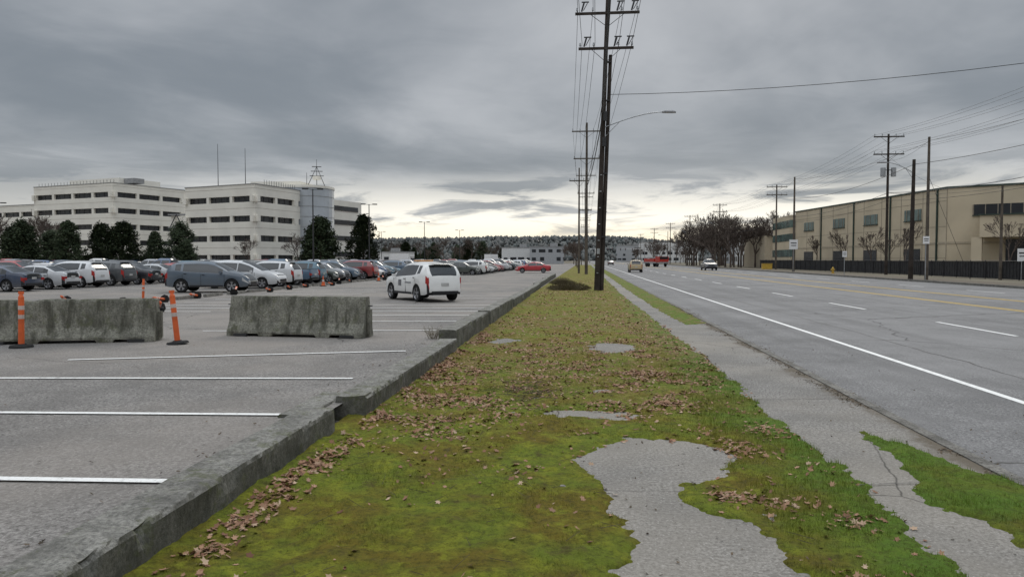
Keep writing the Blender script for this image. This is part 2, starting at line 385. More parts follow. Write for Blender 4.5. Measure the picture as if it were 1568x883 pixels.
def make_leaves(name,x,y,zf,smin,smax,mat,lift=.3,tilt=.33):
    n=len(x); z=zf(x,y); v=[];f=[]
    shape=np.array([(-1,0),(-.45,.35),(-.35,.9),(.1,.45),(.75,.6),(.55,.08),(1.1,-.05),(.5,-.25),(.6,-.75),(.05,-.4),(-.4,-.8),(-.5,-.3)])
    for i in range(n):
        s=random.uniform(smin,smax); r=random.random()*6.283; t1=random.gauss(0,tilt); t2=random.gauss(0,tilt); cu=random.uniform(-.5,.9)
        o=len(v); c,sn=math.cos(r),math.sin(r); sq=random.uniform(.5,1)
        for a,b in shape:
            b*=sq; zz=cu*(a*a+b*b)*.35+a*t1+b*t2
            v.append((x[i]+s*(a*c-b*sn),y[i]+s*(a*sn+b*c),z[i]+s*lift+s*zz))
        f+= [(o,o+1,o+11),(o+1,o+2,o+3),(o+1,o+3,o+9,o+11),(o+3,o+4,o+5),(o+3,o+5,o+7,o+9),(o+5,o+6,o+7),(o+7,o+8,o+9),(o+9,o+10,o+11)]
    me=bpy.data.meshes.new(name); me.from_pydata(v,[],f); me.materials.append(mat); return inst(name,me)
n=190000; x=rng.uniform(-2.36,2.2,n); y=2.4+(rng.random(n)**1.15)*19
k=(rng.random(n)<ldens(x,y)*.35)&(gmask(x,y)>-.06); x=x[k];y=y[k]
print('leaves',len(x))
zl=lambda a,b:np.maximum(gh(a,b),.0)
make_leaves('fallen_leaves',x,y,zl,.012,.036,m_leaf)
n=9000; x=rng.uniform(-2.3,1.9,n); y=19+rng.random(n)**1.2*45; k=rng.random(n)<np.clip(fbm(x,y,.8,3,55)*1.6-.45,0,1); x=x[k];y=y[k]
make_leaves('fallen_leaves',x,y,zl,.022,.05,m_leaf)
n=11000; y=2.5+(rng.random(n)**1.3)*26; x=3.36+rng.normal(0,.09,n)+.28*(fbm(y,y*0,.5,2,9)-.5)
k=fbm(x,y,1.6,3,61)>.49; x=x[k];y=y[k]
x2=rng.uniform(2.0,5.0,260); y2=rng.uniform(3.5,22,260); x4=rng.uniform(.3,1.3,60); y4=rng.uniform(3.5,7.2,60)
make_leaves('kerb_litter',np.concatenate([x,x2,x4]),np.concatenate([y,y2,y4]),lambda a,b:zl(a,b)*(a<3.4)+.002,.005,.018,m_soil)
x3=np.concatenate([rng.uniform(-8,-2.9,120),-2.85-np.abs(rng.normal(0,.25,260))]); y3=rng.uniform(3.5,22,380)
make_leaves('lot_litter',x3,y3,lambda a,b:lotz(b)+.006,.006,.022,m_soil)
# ---------------------------------------------------------------- low concrete wall segments
def rough_bar(name,x0,x1,y0,y1,z0,z1,mat,seed=0,step=.1,skew=0):
    mb=MB(); n=max(2,int((y1-y0)/step)); rings=[]
    prof=[(0,0),(0,.4),(0,.86),(.03,.97),(.07,1.0),(.35,1.0),(.65,1.0),(.92,1.0),(.97,.98),(1,.9),(1,.6),(1,.3),(1,0)]
    for k in range(n+1):
        t=k/n; yy=y0+(y1-y0)*t; r=[]
        chip=max(0,float(vn(yy,3,4.5,seed+9))-.72)*.22
        for i,(a,b) in enumerate(prof):
            q=(float(vn(yy,i*1.7,1.2,seed))-.5)*.010+(float(vn(yy,i*2.9,14,seed+3))-.5)*.016
            ch=chip if i in(7,8,9) else 0
            r.append((x0+(x1-x0)*a+q+skew*t-ch*(.9 if i!=7 else .5),yy,z0+(z1-z0)*b+(q if b>.5 else 0)-ch*.7))
        rings.append(r[::-1])
    mb.loft(rings); return mb.obj(name,[mat],False)
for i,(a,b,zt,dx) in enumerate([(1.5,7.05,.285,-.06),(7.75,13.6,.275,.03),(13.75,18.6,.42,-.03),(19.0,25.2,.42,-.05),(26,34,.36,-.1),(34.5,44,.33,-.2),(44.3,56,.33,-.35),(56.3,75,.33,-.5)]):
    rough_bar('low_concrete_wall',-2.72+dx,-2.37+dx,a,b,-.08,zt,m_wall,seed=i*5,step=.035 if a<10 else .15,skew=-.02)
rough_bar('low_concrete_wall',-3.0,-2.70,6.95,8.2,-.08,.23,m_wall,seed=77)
# ---------------------------------------------------------------- jersey barriers
def barrier(x0,y0,x1,y1,sd_):
    L=math.hypot(x1-x0,y1-y0); mb=MB(); rings=[]
    half=[(.30,0),(.30,.09),(.20,.28),(.165,.5),(.12,.76),(.10,.80)]
    n=90
    for k in range(n+1):
        t=k/n; s=(t-.5)*L
        e=min(t,1-t)*L
        zb_=.0 if (e<.22 or .7<e<1.0) else .055
        r=[]; chip=max(0,float(vn(s,5,5,sd_))-.72)*.16
        for i,(a,b) in enumerate(half):
            q=(float(vn(s,i*3,6,sd_))-.5)*.010+(float(vn(s,i*3,22,sd_))-.5)*.010
            r.append((s,a+q-(.02 if e<=.05 else 0),max(b,zb_)+((q-chip) if b>.7 else 0)))
        r2=[(s,-a-(float(vn(s,i*3+20,9,sd_))-.5)*.016+(chip*.8 if i<2 else 0),max(b,zb_)-(chip if b>.7 else 0)) for i,(a,b) in enumerate(half[::-1])]
        rings.append(r+r2)
    mb.loft(rings)
    for sgn in (-1,1):
        mb.box((sgn*(L/2+.035),0,.30),(.07,.12,.5))
        mb.cyl((sgn*(L/2+.02),-.03,.62),(sgn*(L/2+.11),-.03,.62),.012,None,6,1)
        mb.box((sgn*(L/2-.32),-.02,.026),(.28,.66,.05),0,1)
    return mb.obj('concrete_jersey_barrier',[m_barr,m_dark],False,((x0+x1)/2,(y0+y1)/2,.205),math.atan2(y1-y0,x1-x0))
barrier(-7.2,14.62,-4.3,14.38,3); barrier(-11.0,12.55,-8.15,13.45,8)
# ---------------------------------------------------------------- delineator posts
def delin_mesh():
    mb=MB(); mb.cyl((0,0,0),(0,0,.035),.20,.18,8,2); mb.cyl((0,0,.035),(0,0,.06),.10,.07,8,2)
    mb.cyl((0,0,.05),(0,0,.5),.050,.047,12,0)
    mb.cyl((0,0,.5),(0,0,.57),.0495,.0495,12,1); mb.cyl((0,0,.57),(0,0,.66),.047,.047,12,0); mb.cyl((0,0,.66),(0,0,.73),.0495,.0495,12,1)
    mb.cyl((0,0,.73),(0,0,.88),.047,.047,12,0); mb.cyl((0,0,.88),(0,0,.93),.047,.025,12,0); mb.box((0,0,.955),(.09,.02,.05),0,0)
    return mb.mesh('delineator_post',[m_orange,m_refl,m_rub],False)
dm=delin_mesh()
def delin(x,y,rx=0,ry=0,z=None):
    o=inst('orange_delineator_post',dm,(x,y,(float(lotz(y)) if z is None else z)+.01)); o.rotation_euler=(rx,ry,random.random()*0.4); return o
delin(-9.85,12.05,0,.02); delin(-7.42,12.85,0,-.09); delin(-17.6,28,0,.04)
for yy in np.arange(26,75,3.3):
    if random.random()<.9: delin(-17.6+random.uniform(-.5,.5),float(yy),random.choice([1.35,-1.3,.9,1.45]),random.uniform(-.8,.8),float(lotz(yy))+.12)
for x_,y_ in ((-20.5,27.5),(-15.0,24.0),(-13.0,21.5)): delin(x_,y_,1.2,.9,float(lotz(y_))+.12)
wm=MB(); wm.loft([[(s,-.1,0),(s,-.07,.13),(s,.07,.13),(s,.1,0)] for s in (-.95,-.9,.9,.95)]); wmesh=wm.mesh('wheel_stop',[m_kerb])
for yy in np.arange(25,90,2.4): inst('concrete_wheel_stop',wmesh,(-18.1,float(yy),float(lotz(yy))+.012),math.pi/2+random.uniform(-.1,.1))
cm=MB(); cm.box((0,0,.02),(.36,.36,.04),0,2); cm.cyl((0,0,.04),(0,0,.3),.13,.08,14,0); cm.cyl((0,0,.3),(0,0,.45),.082,.055,14,1); cm.cyl((0,0,.45),(0,0,.7),.053,.025,14,0)
cmesh=cm.mesh('traffic_cone',[m_orange,m_refl,m_rub])
for x_,y_ in ((-17.4,48),(-17.0,60)): inst('traffic_cone',cmesh,(x_,y_,float(lotz(y_))+.01))
# ---------------------------------------------------------------- vehicles
def carpaint(name):
    m,nt,b=newmat(name,.3,.5); b.inputs['Coat Weight'].default_value=.5; b.inputs['Coat Roughness'].default_value=.12
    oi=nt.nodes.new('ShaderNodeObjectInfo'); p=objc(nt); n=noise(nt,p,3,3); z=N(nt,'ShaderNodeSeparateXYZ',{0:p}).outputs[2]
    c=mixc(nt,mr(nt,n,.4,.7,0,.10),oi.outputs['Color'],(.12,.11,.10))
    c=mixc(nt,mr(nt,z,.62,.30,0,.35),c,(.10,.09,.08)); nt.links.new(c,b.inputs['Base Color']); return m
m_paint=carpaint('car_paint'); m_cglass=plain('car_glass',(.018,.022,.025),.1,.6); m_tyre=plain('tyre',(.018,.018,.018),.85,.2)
m_rim=plain('alloy_rim',(.30,.30,.31),.4,.5,.6); m_tail=plain('tail_lamp',(.33,.015,.012),.25,.5); m_head=plain('head_lamp',(.42,.42,.41),.15,.6); m_trim=plain('black_trim',(.02,.02,.022),.6,.3)
CM=[m_paint,m_cglass,m_tyre,m_rim,m_tail,m_head,m_trim]
def car_mesh(name,L,W,top,belt,wins,axles,R=.34,sill=.30,extras=None,tall=False):
    mb=MB(); hx=L/2
    tx,tz=zip(*top); bx,bz=zip(*belt)
    xs=set(np.linspace(-hx,hx,26).tolist())
    for a in axles:
        for q in np.linspace(-1,1,11): xs.add(a+q*(R+.07))
    for a,b in wins: xs|={a,b}
    for a in tx: xs.add(a)
    xs=sorted(x for x in xs if -hx<=x<=hx); xs=[x for i,x in enumerate(xs) if i==0 or x-xs[i-1]>.012]
    rings=[]; info=[]
    for x in xs:
        t=float(np.interp(x,tx,tz)); b=min(float(np.interp(x,bx,bz)),t-.01)
        e=(hx-abs(x)); w=W/2*(1-.20*max(0,1-e/.6)**2.0)
        zb_=sill+ (.10*max(0,1-e/.25))
        for a in axles:
            q=(R+.05)**2-(x-a)**2
            if q>0: zb_=max(zb_,R+math.sqrt(q)-.01)
        zb_=min(zb_,b-.12); g_=max(0,t-b)
        rw=w*.955-.38*g_ if g_>.12 else w*.955-.30*g_
        mid=max(zb_+.05,(sill+b)/2+.05); mid=min(mid,b-.04)
        r=[(0,zb_+ .05),(w*.90,zb_+.02),(w*.975,zb_),(w,mid),(w*.985,b-.06),(w*.955,b),(rw,b+g_*.78),(rw-.13,b+g_*.94),(rw*.42,t+.012)]
        ring=[(x,yy,zz) for yy,zz in r]+[(x,-yy,zz) for yy,zz in r[:0:-1]]
        rings.append(ring); info.append((x,t,b))
    n=len(rings[0]); o=len(mb.v)
    for r in rings: mb.v.extend(r)
    for k in range(len(rings)-1):
        xa,ta,ba=info[k]; xb,tb,bb=info[k+1]; xm=(xa+xb)/2
        slope=abs(tb-ta)/(xb-xa); gm=((ta-ba)+(tb-bb))/2
        for i in range(n):
            j=(i+1)%n; s=i if i<n/2 else n-1-i
            mi=0
            if s==0 or s==1: mi=6
            elif s==5 and any(a<=xm<=b for a,b in wins): mi=1
            elif s in(7,8) and slope>.34 and gm>.10: mi=1
            elif s in (3,) and xm<-hx+.16: mi=4
            elif s==3 and xm>hx-.30: mi=5
            elif s==2 and (xm<-hx+.10 or xm>hx-.10): mi=6
            mb.f.append((o+k*n+i,o+k*n+j,o+(k+1)*n+j,o+(k+1)*n+i)); mb.m.append(mi)
    mb.f.append(tuple(o+i for i in range(n-1,-1,-1))); mb.m.append(0)
    mb.f.append(tuple(o+(len(rings)-1)*n+i for i in range(n))); mb.m.append(0)
    bodyf=len(mb.f)
    zt=float(np.interp(hx,tx,tz)); zr=float(np.interp(-hx,tx,tz))
    mb.box((hx-.01,0,.50),(.04,W*.55,.16),0,6); mb.box((hx+.0,0,.36),(.04,W*.5,.08),0,6)
    mb.box((-hx-.005,0,.40),(.05,W*.66,.12),0,6); mb.box((-hx-.012,0,.74),(.02,.34,.12),0,5)
    for s in(-1,1):
        if tall: mb.box((-hx+.12,s*W*.395,zr+.20),(.16,.14,.24),s*.35,4,0,.12)
        else: mb.box((-hx+.05,s*W*.37,zr-.0),(.13,.24,.13),0,4)
        mb.box((hx-.10,s*W*.33,zt+.0),(.16,.26,.09),s*-.25,5)
        wf=max(b for a,b in wins); mb.box((wf-.08,s*(W/2+.07),float(np.interp(wf,bx,bz))+.06),(.10,.16,.12),0,0)
        for a,b in wins[-2:]:
            mb.box((a+.13,s*(W/2+.004),float(np.interp(a,bx,bz))-.13),(.15,.02,.025),0,6)
        ws=wins[-2:]
        for xd in (ws[0][0]-.02,(ws[0][1]+ws[1][0])/2,ws[1][1]+.1): mb.box((xd,s*(W/2-.004),.68),(.012,.012,.62),0,6)
        mb.box(((axles[0]+axles[1])/2,s*(W/2-.012),sill+.05),(axles[1]-axles[0]-2*R-.2,.05,.09),0,6)
    for a in axles:
        for s in(-1,1):
            c=s*(W/2-.12); ns=20; prof=[(-.11,R*.7),(-.11,R*.97),(-.08,R),(.08,R),(.105,R*.96),(.11,R*.68),(.085,R*.64),(.07,R*.16),(.09,R*.1)]
            o2=len(mb.v)
            for yy,rr in prof:
                for i in range(ns):
                    t=2*math.pi*i/ns; mb.v.append((a+rr*math.cos(t),c+s*yy,R+rr*math.sin(t)))
            for k in range(len(prof)-1):
                for i in range(ns):
                    j=(i+1)%ns; mi=2 if k<5 else (3 if (k!=6 or i%4<2) else 6)
                    mb.f.append((o2+k*ns+i,o2+k*ns+j,o2+(k+1)*ns+j,o2+(k+1)*ns+i)); mb.m.append(mi)
            mb.f.append(tuple(o2+(len(prof)-1)*ns+i for i in range(ns))); mb.m.append(3)
            mb.f.append(tuple(o2+i for i in range(ns))); mb.m.append(2)
    mb.box((0,0,.42),(L*.86,W*.70,.28),0,6)
    if extras: extras(mb)
    me=mb.mesh(name,CM,False)
    sm=[i<bodyf-2 for i in range(len(me.polygons))]; me.polygons.foreach_set('use_smooth',sm)
    try: me.set_sharp_from_angle(angle=math.radians(38))
    except Exception: pass
    return me
def rails(mb):
    mb.box((-1.93,0,1.615),(.20,1.10,.03),0,0,0,.08)
suv_top=[(-2.26,.70),(-2.25,.90),(-2.21,1.10),(-2.14,1.22),(-1.98,1.46),(-1.88,1.56),(-1.6,1.61),(-1.1,1.655),(-.5,1.68),(0,1.665),(.35,1.58),(.75,1.37),(1.12,1.15),(1.3,1.09),(1.8,1.0),(2.08,.88),(2.2,.76),(2.26,.60)]
suv_belt=[(-2.26,.64),(-2.2,1.06),(-2.1,1.17),(-1.6,1.19),(-1.0,1.12),(.95,1.02),(1.3,.99),(1.9,.88),(2.26,.54)]
SUV=car_mesh('suv_mesh',4.52,1.84,suv_top,suv_belt,[(-1.66,-1.36),(-1.24,-.28),(-.28,.86)],(-1.34,1.34),.36,.30,rails,True)
sed_top=[(-2.36,.70),(-2.34,.96),(-2.2,1.02),(-1.72,1.06),(-1.02,1.38),(-.35,1.45),(.2,1.42),(.6,1.26),(1.10,1.0),(1.25,.95),(1.9,.86),(2.2,.74),(2.32,.64),(2.36,.55)]
sed_belt=[(-2.36,.64),(-2.28,.88),(-1.6,.97),(1.0,.92),(2.1,.74),(2.36,.5)]
SED=car_mesh('sedan_mesh',4.72,1.80,sed_top,sed_belt,[(-1.35,-.45),(-.40,.70)],(-1.38,1.40),.33,.24)
hat_top=[(-2.0,.70),(-1.98,.95),(-1.88,1.06),(-1.5,1.40),(-1.2,1.47),(-.3,1.52),(.25,1.46),(1.05,1.02),(1.2,.98),(1.75,.86),(1.95,.72),(2.0,.55)]
hat_belt=[(-2.0,.64),(-1.9,.98),(.95,.95),(1.7,.8),(2.0,.5)]
HAT=car_mesh('hatch_mesh',4.0,1.74,hat_top,hat_belt,[(-1.4,-1.05),(-.98,-.25),(-.2,.7)],(-1.2,1.26),.32,.25,None,True)
van_top=[(-2.5,.72),(-2.48,1.0),(-2.4,1.12),(-2.22,1.55),(-2.0,1.68),(-.9,1.74),(.1,1.70),(.6,1.52),(1.35,1.14),(1.5,1.08),(2.1,.95),(2.4,.78),(2.5,.58)]
van_belt=[(-2.5,.66),(-2.4,1.06),(1.2,1.0),(2.2,.86),(2.5,.54)]
VAN=car_mesh('minivan_mesh',5.0,1.95,van_top,van_belt,[(-2.0,-1.25),(-1.18,-.1),(-.05,.95)],(-1.5,1.5),.34,.26,None,True)
pk_top=[(-2.85,.75),(-2.84,1.05),(-2.75,1.08),(-1.12,1.09),(-1.06,1.14),(-.98,1.68),(-.85,1.80),(.2,1.82),(.45,1.75),(1.05,1.24),(1.2,1.18),(2.5,1.08),(2.78,.95),(2.85,.7)]
pk_belt=[(-2.85,.7),(-2.75,1.0),(-1.0,1.08),(1.0,1.10),(2.5,1.0),(2.85,.6)]
def bed(mb): mb.box((-1.95,0,1.108),(1.6,1.45,.01),0,6)
PKM=car_mesh('pickup_mesh',5.7,1.98,pk_top,pk_belt,[(-.9,-.15),(-.05,.7)],(-1.8,1.85),.39,.40,bed)
COLS=[(.45,.46,.47),(.30,.31,.33),(.58,.58,.58),(.03,.03,.035),(.07,.08,.09),(.14,.15,.16),(.04,.08,.16),(.32,.02,.02),(.02,.02,.025),(.08,.12,.17),(.22,.22,.21),(.60,.60,.58),(.04,.12,.17),(.22,.03,.03),(.06,.07,.06),(.05,.10,.20)]
def car(name,me,x,y,rz,col,z=None):
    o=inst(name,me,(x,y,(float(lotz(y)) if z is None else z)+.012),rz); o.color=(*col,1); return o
KN={SUV:'parked_suv',SED:'parked_sedan',HAT:'parked_hatchback',VAN:'parked_minivan',PKM:'parked_pickup_truck'}
def rcar(x,y,face):
    me=random.choices([SUV,SED,HAT,VAN,PKM],[5,6,3,.8,1.2])[0]
    o=car(KN[me],me,x+random.uniform(-.3,.3),y+random.uniform(-.15,.15),(0 if face>0 else math.pi)+random.uniform(-.04,.04),random.choice(COLS))
    s=random.uniform(.95,1.04); o.scale=(random.uniform(.95,1.05),s,random.uniform(.95,1.04))
car('parked_suv',SUV,-20.4,38.9,math.radians(8),(.075,.10,.13)); car('parked_minivan',VAN,-21.2,44.4,math.radians(3),(.55,.56,.57))
car('parked_suv',SUV,-21.2,47.6,math.pi,(.55,.56,.57)); car('parked_pickup_truck',PKM,-21.8,50.7,math.pi,(.05,.10,.16))
yy=53.7
while yy<175:
    rcar(-21.3,yy,random.choice((1,-1))); yy+=2.85
for xx_,y0,y1,f in ((-33,58,190,1),(-38.3,45,190,-1),(-50,58,200,1),(-55.3,62,200,-1),(-67,76,200,1),(-14.0,84,185,1),(-72.3,80,125,-1),(-84,92,115,1)):
    yy=y0
    while yy<y1:
        if random.random()<.93: rcar(xx_,yy,f*random.choice((1,1,-1)))
        yy+=2.85
for yq,me,cc in ((38.2,SED,(.03,.045,.08)),(41.4,SED,(.48,.49,.50)),(44.3,SUV,(.58,.59,.60)),(47.3,SUV,(.045,.05,.055)),(50.2,SED,(.02,.02,.025)),(53.3,SED,(.45,.46,.47)),(56.6,SED,(.33,.03,.03))):
    car(KN[me],me,-33.2,yq+.6,math.pi,cc)
car('parked_sedan',SED,-6.8,98,math.pi+.05,(.42,.02,.03))
o=car('white_patrol_suv',SUV,-7.2,32.3,math.radians(90+38),(.74,.74,.72))
pb=MB(); pb.box((-.2,0,1.735),(.20,.85,.06),0,0); pb.box((-.2,0,1.70),(.12,.6,.03),0,1)
for s in(-1,1): pb.box((.30,s*.922,.78),(.30,.012,.26),0,2); pb.box((-.55,s*.922,.80),(.6,.012,.05),0,2)
m_amber=plain('amber_lens',(.5,.24,.08),.2,.5); m_badge=plain('door_badge',(.16,.16,.17),.5,.3)
c=pb.obj('light_bar',[m_amber,m_dark,m_badge]); c.parent=o
car('tan_suv_on_road',SUV,7.0,104,math.pi/2,(.42,.32,.18),-.03)
car('dark_pickup_on_road',PKM,20.3,124,-math.pi/2,(.05,.05,.06),-.03)
car('sedan_on_road',SED,12.5,190,math.pi/2,(.3,.3,.32),-.03); car('sedan_on_road',SED,8,230,math.pi/2,(.1,.1,.1),-.03)
tb=MB(); tb.box((0,0,1.0),(9,2.4,.35),0,1); tb.box((3.3,0,1.75),(2.2,2.4,1.4),0,0); tb.box((3.9,0,2.1),(1.02,2.1,.6),0,2); tb.box((-1.6,0,1.55),(5.6,2.3,.8),0,0); tb.box((-1.3,0,2.1),(5.8,1.2,.12),0,1)
for q in(-3.5,-2,-.5,1): tb.box((q,0,2.2),(.1,1.2,.15),0,1)
for ax in(-3,-1.8,3):
    for s in(-1,1): tb.cyl((ax,s*1.2,.5),(ax,s*.9,.5),.5,None,16,3)
tb.obj('red_fire_truck',[m_red,m_met,m_cglass,m_tyre],False,(17.2,182,-.03),-math.pi/2+.35)
tb=MB(); tb.box((-.8,0,2.1),(5,2.3,2.6),0,0); tb.box((2.6,0,1.4),(1.7,2.1,1.6),0,0); tb.box((2.95,0,1.8),(1.02,2.12,.6),0,2)
for ax in(-2.3,2.4):
    for s in(-1,1): tb.cyl((ax,s*1.1,.45),(ax,s*.8,.45),.45,None,16,3)
vm=tb.mesh('box_truck',[m_wh,m_met,m_cglass,m_tyre]); inst('white_box_truck',vm,(-52,208,0),.2); inst('white_box_truck',vm,(-30,240,0),1.2)
# ---------------------------------------------------------------- buildings
def lerp2(a,b,t): return (a[0]+(b[0]-a[0])*t,a[1]+(b[1]-a[1])*t)
def inset(P,d):
    n=len(P); out=[]
    for i in range(n):
        a=Vector(P[i-1]);b=Vector(P[i]);c=Vector(P[(i+1)%n])
        d1=(b-a).normalized();d2=(c-b).normalized(); n1=Vector((-d1.y,d1.x));n2=Vector((-d2.y,d2.x))
        bis=(n1+n2).normalized(); k=d/max(.2,bis.dot(n1)); q=b+bis*k; out.append((q.x,q.y))
    return out
def ribbon(mb,P,z0,storeys,sh,wf,pier,parapet=1.0,mw=0,mg=1):
    core=inset(P,.55); H=z0+storeys*sh
    mb.prism(core,z0,H+.2,mg)
    sill=sh*(1-wf)*.55; prev=z0
    for k in range(storeys):
        w0=z0+k*sh+sill; w1=w0+sh*wf
        mb.prism(P,prev,w0,mw); prev=w1
        ip=inset(P,.03)
        for i in range(len(P)):
            a,b=ip[i],ip[(i+1)%len(P)]; L=math.dist(a,b); ang=math.atan2(b[1]-a[1],b[0]-a[0]); nn=max(1,int(L/pier))
            ni=Vector((-(b[1]-a[1]),b[0]-a[0])).normalized()
            for q in range(nn+1):
                t=q/nn; c=lerp2(a,b,t); ww=.7 if 0<q<nn else 1.6
                mb.box((c[0]+ni.x*.3,c[1]+ni.y*.3,(w0+w1)/2),(ww,.6,w1-w0),ang,mw)
            for q in range(1,nn*4):
                if q%4==0: continue
                c=lerp2(a,b,q/(nn*4)); mb.box((c[0]+ni.x*.50,c[1]+ni.y*.50,(w0+w1)/2),(.07,.08,w1-w0),ang,2)
    mb.prism(P,prev,H+parapet,mw)
    mb.prism(inset(P,-.10),H+parapet,H+parapet+.14,3)
    for k in range(1,storeys+1): mb.prism(inset(P,-.012),z0+k*sh-.03+.25,z0+k*sh+.02+.25,5)
B=[(-81,144),(-63,137),(-60,150),(-60,172),(-80,180)]
mb=MB(); ribbon(mb,B,0,4,3.80,.31,6.2,1.0)
cy=lambda r1,r2:[(-59.3+r1*math.cos(t),158+r2*math.sin(t)) for t in np.linspace(-math.pi/2,math.pi/2,13)]
mb.prism(cy(4.2,6.0)+[(-64,164),(-64,152)],0,17.0,4)
for z in np.arange(2,16.9,2.2): mb.prism(cy(4.26,6.06)+[(-63,164.1),(-63,151.9)],z,z+.08,3)
mb.prism(cy(4.35,6.15)+[(-64.2,164.2),(-64.2,151.8)],17.0,17.5,0)
mb.prism([(-59.9,166),(-55.6,181),(-62,184),(-70,170)],0,15.8,0)
for z in (3,6.8,10.6,13.9): mb.box((-57.7,173.6,z),(12,.3,1.1),math.atan2(15,4.3),1)
mb.box((-66,158,17.4),(11,9,2.0),0,0)
for x_,y_,h_ in ((-77,150,26),(-71,150,25),(-58.5,158,23.6),(-60,156,20.5)): mb.cyl((x_,y_,16),(x_,y_,h_),.09,.04,5,2)
for z in (20.0,21.0,22.0): mb.box((-58.5,158,z),(3.0-.5*(z-20),.16,.14),.3,2)
mb.cyl((-60.3,157,17.5),(-58.5,158,22),.08,.05,5,2); mb.cyl((-56.9,159,17.5),(-58.5,158,22),.08,.05,5,2); mb.cyl((-58.5,158,19.2),(-58.5,158,19.9),.9,.9,10,0)
for t in np.linspace(0,1,14):
    p=lerp2((-62,139),(-60.3,150),t); mb.cyl((p[0],p[1],16.2),(p[0],p[1],17.2),.04,None,4,2)
mb.obj('white_office_block',[m_cream,m_glass,m_dark,m_roof,m_bglass,m_seam])
A=[(-137,173),(-110,164),(-104,184),(-104,205),(-135,212)]
mb=MB(); ribbon(mb,A,0,5,3.75,.33,6.5,.9)
mb.box((-120,180,20.6),(18,12,2.2),-.32,0); mb.box((-112,174,21.0),(6,3,1.2),-.32,3)
A2=[(-158,182),(-137.5,175),(-137.5,200),(-158,205)]
ribbon(mb,A2,0,4,3.75,.33,6.5,.6)
for k in range(24):
    p=lerp2((-136,173.2),(-110.5,164.8),k/23); mb.cyl((p[0],p[1]+.4,19.6),(p[0],p[1]+.4,20.6),.04,None,4,2)
for z in (9.5,12.5): mb.box((-93,170,z),(14,1.6,.3),-.1,3)
for k in range(5):
    x_=-99+k*3; mb.cyl((x_,169.2,9.6),(x_+1.5,169.2,12.5),.12,None,5,2); mb.cyl((x_+1.5,169.2,12.5),(x_+3,169.2,9.6),.12,None,5,2)
mb.box((-89,172,6),(1,3,12.5),0,0); mb.box((-99,172,6),(1,3,12.5),0,0)
mb.obj('stepped_office_building',[m_cream,m_glass,m_dark,m_roof,m_bglass,m_seam])
P0,P1,P2=(37.,135.),(42.,91.),(62.,78.)
mb=MB(); foot=[P1,P2,(85,110),(60,150),P0]
mb.prism(foot,0,10.0,0); mb.prism(inset(foot,-.10),10.0,10.2,3); mb.prism(inset(foot,-.05),3.55,3.8,2); mb.prism(inset(foot,-.04),0,.9,2)
def onface(a,b,t,z,w,h,mi,d=.1,pr=0):
    p=lerp2(a,b,t); ang=math.atan2(b[1]-a[1],b[0]-a[0]); nn=Vector((b[1]-a[1],-(b[0]-a[0]))).normalized()
    if nn.dot(Vector((-1,-1)))<0: nn=-nn
    mb.box((p[0]+nn.x*(d/2+pr),p[1]+nn.y*(d/2+pr),z),(w,d,h),ang,mi)
for t in (.13,.38,.6,.84):
    onface(P0,P1,t,7.3,3.8,1.35,1,.06,.01); onface(P0,P1,t,6.55,4.0,.10,3,.16)
    for q in(-.33,0,.33): onface(P0,P1,t+q*.09,7.3,.08,1.35,5,.1,.01)
    onface(P0,P1,t,2.2,3.6,1.7,4,.06,.01)
for t in np.linspace(0,1,10): onface(P0,P1,t,5.1,.10,9.6,5,.02,.0)
for t in (.24,.49,.72,.96): onface(P0,P1,t,5.2,.14,9.7,3,.2)
for z in (1.9,5.6,8.6): onface(P0,P1,.5,z,44,.05,5,.015)
onface(P1,P2,.26,7.4,7.0,1.2,4,.06,.01); onface(P1,P2,.26,6.74,7.3,.10,3,.16)
for t in (.11,.16,.21,.26,.31,.36,.41): onface(P1,P2,t,7.4,.08,1.2,5,.1,.01)
onface(P1,P2,.55,5.4,19,2.4,0,3.0); onface(P1,P2,.55,6.66,19.3,.14,3,3.15); onface(P1,P2,.6,2.1,17,3.8,4,.08,.01)
for t in (.14,.42,.75,.96): onface(P1,P2,t,2.1,1.0,4.2,0,1.0,1.9)
onface(P1,P2,.78,8,6,1.4,4,.06,.01)
mb.prism([(36.2,135.2),(37.0,135.05),(38.6,147),(36.6,149)],0,9.6,0)
for z in (2.2,5.0,7.4): mb.prism([(36.14,135.14),(37.06,135.03),(38.66,147.06),(36.54,149.06)],z,z+1.3,1)
mb.prism([(36,153),(52,153),(52,172),(36,172)],0,6.5,2)
bld=mb.obj('beige_industrial_building',[m_beige,m_teal,m_beige2,m_green,m_glass,m_seam])
tc=bpy.data.curves.new('number','FONT'); tc.body='734'; tc.size=.85; tc.extrude=.03; tc.materials.append(m_seam)
to=bpy.data.objects.new('street_number',tc); COL.objects.link(to); ang=math.atan2(P2[1]-P1[1],P2[0]-P1[0]); nn=Vector((math.sin(ang),-math.cos(ang)))
p=lerp2(P1,P2,.30); to.location=(p[0]+nn.x*3.04,p[1]+nn.y*3.04,5.0); to.rotation_euler=(math.pi/2,0,ang); to.parent=bld
